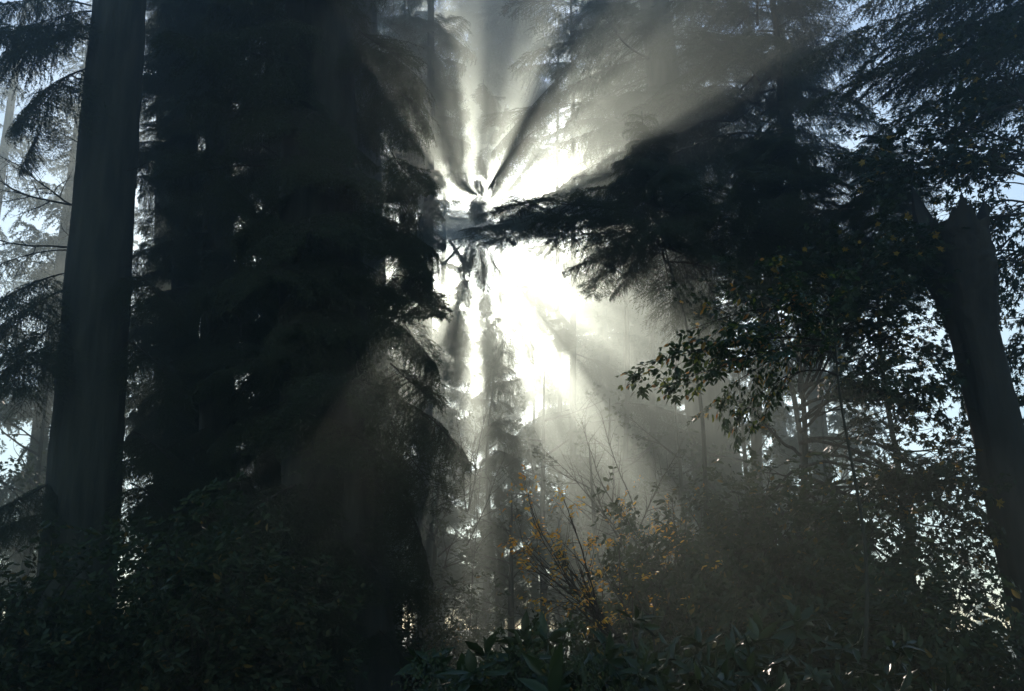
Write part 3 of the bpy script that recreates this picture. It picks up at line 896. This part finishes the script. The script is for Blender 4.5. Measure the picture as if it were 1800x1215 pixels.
base = at(1160, 1190, 7.2); base.z = 0
t = thing("autumn_shrub", "nearly bare shrub with scattered orange leaves arching left below the sunbeams", "shrub", base)
for (a, b, pr) in [((1150, 1190), (880, 1010), 0), ((1120, 1150), (840, 1010), 1), ((1080, 1120), (870, 970), 2), ((1060, 1110), (940, 970), 0), ((1130, 1160), (980, 1000), 1), ((1150, 1180), (850, 1120), 2),
                   ((1120, 1150), (830, 985), 1), ((1100, 1140), (860, 1000), 0), ((1160, 1200), (1060, 1050), 1)]:
    bough(t, AUT[pr], at(*a, 7.2), at(*b, 7.0), name="branch", fname="orange_leaves", sc=.75)
bough(t, BARE[0], base, at(1120, 1120, 7.2), name="branch", sc=.8)
for x, d, lst, lb in [(1120, 12.5, [((1115, 940), (960, 760)), ((1110, 960), (930, 800)), ((1118, 900), (1030, 740)), ((1112, 980), (980, 840)), ((1120, 940), (1180, 780)), ((1116, 990), (1010, 870))],
                       "leafless sapling with fine twigs crossing the lower sunbeams"),
                      (820, 15, [((822, 900), (900, 720)), ((820, 900), (775, 740)), ((820, 960), (910, 820)), ((822, 900), (870, 760))], "leafless sapling beside the broad spruce, below the sun")]:
    base = at(x, 1200, d); base.z = 0
    t = thing("bare_sapling", lb, "sapling", base)
    bough(t, BARE[2], base, at(x - 6, 800, d), name="stem", sc=.45)
    for k, (a, b) in enumerate(lst):
        bough(t, BARE[k % 3], at(*a, d), at(*b, d - .6), name="branch", sc=.5)
base = at(1210, 1150, 10); base.z = 0
t = thing("autumn_shrub", "hazy upright shrub with orange leaf clusters right of the arching orange shrub", "shrub", base)
for (a, b, pr) in [((1170, 1060), (1050, 920), 0), ((1190, 1080), (1110, 910), 1), ((1180, 1040), (1040, 980), 2), ((1200, 1060), (1130, 930), 0), ((1180, 1060), (1080, 930), 2)]:
    bough(t, AUT[pr], at(*a, 10), at(*b, 10), name="branch", fname="orange_leaves", sc=.8)
bough(t, BARE[1], base, at(1190, 1060, 10), name="branch", sc=.8)

# ------------------------------------------------------------------ trees farther back
for i, (x, d, h, lb) in enumerate([
        (690, 42, 35, "hazy tall conifer half hidden by the broad black spruce, above left of the sun"),
        (1075, 46, 35, "hazy tall conifer rising right of the sun behind the pointed young fir"),
        (1270, 36, 33, "hazy conifer directly behind the large hemlock trunk"),
        (1390, 44, 34, "bluish conifer behind the bushy fir"),
        (40, 34, 30, "pale conifer in bright fog at the left edge, behind the bare trunk"),
        (-110, 40, 35, "hazy conifer cut by the left edge"),
        (330, 38, 35, "distant conifer glimpsed through the gap right of the bare trunk"),
        (75, 42, 35, "pale conifer deep in the fog between the left edge and the bare trunk"),
        (570, 34, 35, "distant conifer behind the right half of the dark spruces"),
        (1460, 33, 31, "airy hazy conifer filling the top between the big hemlock and the right corner boughs"),
        (1500, 62, 30, "far bluish conifer under the blue sky gap")]):
    far_conifer(i, x, d, h, lb)
for i, (x, d, yt, wd, lb) in enumerate([
        (850, 40, 600, 1.0, "misty broadleaf tree directly under the sun"),
        (960, 34, 640, 1.1, "misty broadleaf tree in the main sunbeam"),
        (1080, 28, 690, 1.1, "grey broadleaf tree right of the main sunbeam, below the leaf spray"),
        (1200, 22, 700, 1.1, "dim broadleaf tree behind the arching leaf spray"),
        (1320, 18, 640, 1.0, "dim broadleaf tree left of the slender maple"),
        (770, 24, 780, 1.0, "hazy broadleaf tree beside the broad spruce, low down"),
        (900, 22, 860, 1.2, "low hazy broadleaf tree behind the arching orange shrub"),
        (1040, 20, 770, 1.2, "low dark broadleaf tree behind the upright orange shrub"),
        (40, 24, 640, 1.2, "dark teal broadleaf tree low at the left edge"),
        (1470, 20, 700, 1.0, "dark broadleaf tree behind the slender maple")]):
    far_broadleaf(i, x, d, yt, lb, wide=wd)
for i, (x, d, h, lb) in enumerate([
        (1560, 95, 12, "tiny blue conifer on the far treeline, left one in the low right sky window"),
        (1640, 100, 13, "tiny blue conifer on the far treeline, middle of the low right sky window"),
        (1715, 92, 12, "tiny blue conifer on the far treeline against the leaning snag"),
        (1800, 98, 14, "tiny blue conifer on the far treeline right of the leaning snag")]):
    far_conifer(i, x, d, h, lb)

# ------------------------------------------------------------------ the wood goes on behind and beside the camera
def surrounding_wood():
    rng = np.random.default_rng(900)
    rough = [conifer_bough(910 + i, nt=9, sub=3, spacing=.045, nl=.16, nw=.07, hang=.6, width=.62) for i in range(2)]
    mb = MB()
    for k in range(5):
        if k < 3:
            x, y = rng.uniform(-24, 24), rng.uniform(-24, -5)
        else:
            x, y = (1 if k % 2 else -1) * rng.uniform(9, 20), rng.uniform(-5, 6)
        H = rng.uniform(22, 32)
        prisms(mb, [(x, y, 0)], [(x, y, H)], .4, .04, 8)
        for i in range(56):
            u = (i + rng.random()) / 56
            l = 5.2 * (1.04 - u) ** .7 * rng.uniform(.7, 1.15)
            ya, pt = rng.random() * 6.283, R(np.interp(u, [0, 1], [-20, 10]))
            X = np.array([math.cos(ya) * math.cos(pt), math.sin(ya) * math.cos(pt), math.sin(pt)])
            Y = unit(np.cross([0, 0, 1.], X))
            f = l / 2.2
            M = np.stack([X * f, Y * f * 1.3, np.cross(X, Y) * f], 0)
            nb = 0
            fo = rough[i % 2][1]
            for V, (F, _) in zip(fo.V, fo.F):
                mb.add(V @ M + np.array([x, y, 2 + (H - 2) * u]), F - nb, 1)
                nb += len(V)
    tag(part("surrounding_wood", mb.mesh("surrounding_wood", [M_BARK, M_HEML]), None), "dark conifer wood closing in behind the camera", "wood", kind="stuff")


surrounding_wood()

# ------------------------------------------------------------------ haze
lo, hi = (-92, -30, -1.6), (92, 118, 37.5)
mb = MB()
cv = [(x, y, z) for x in (lo[0], hi[0]) for y in (lo[1], hi[1]) for z in (lo[2], hi[2])]
mb.add(cv, [(0, 1, 3, 2), (4, 6, 7, 5), (0, 4, 5, 1), (2, 3, 7, 6), (0, 2, 6, 4), (1, 5, 7, 3)])
m, t, out = new_mat("haze")
pv = t.nodes.new("ShaderNodeVolumePrincipled")
pv.inputs["Color"].default_value = (.79, .95, .90, 1)
pv.inputs["Density"].default_value = .010
pv.inputs["Anisotropy"].default_value = .84
t.links.new(pv.outputs[0], out.inputs["Volume"])
tag(part("haze", mb.mesh("haze", [m]), None), kind="stuff")
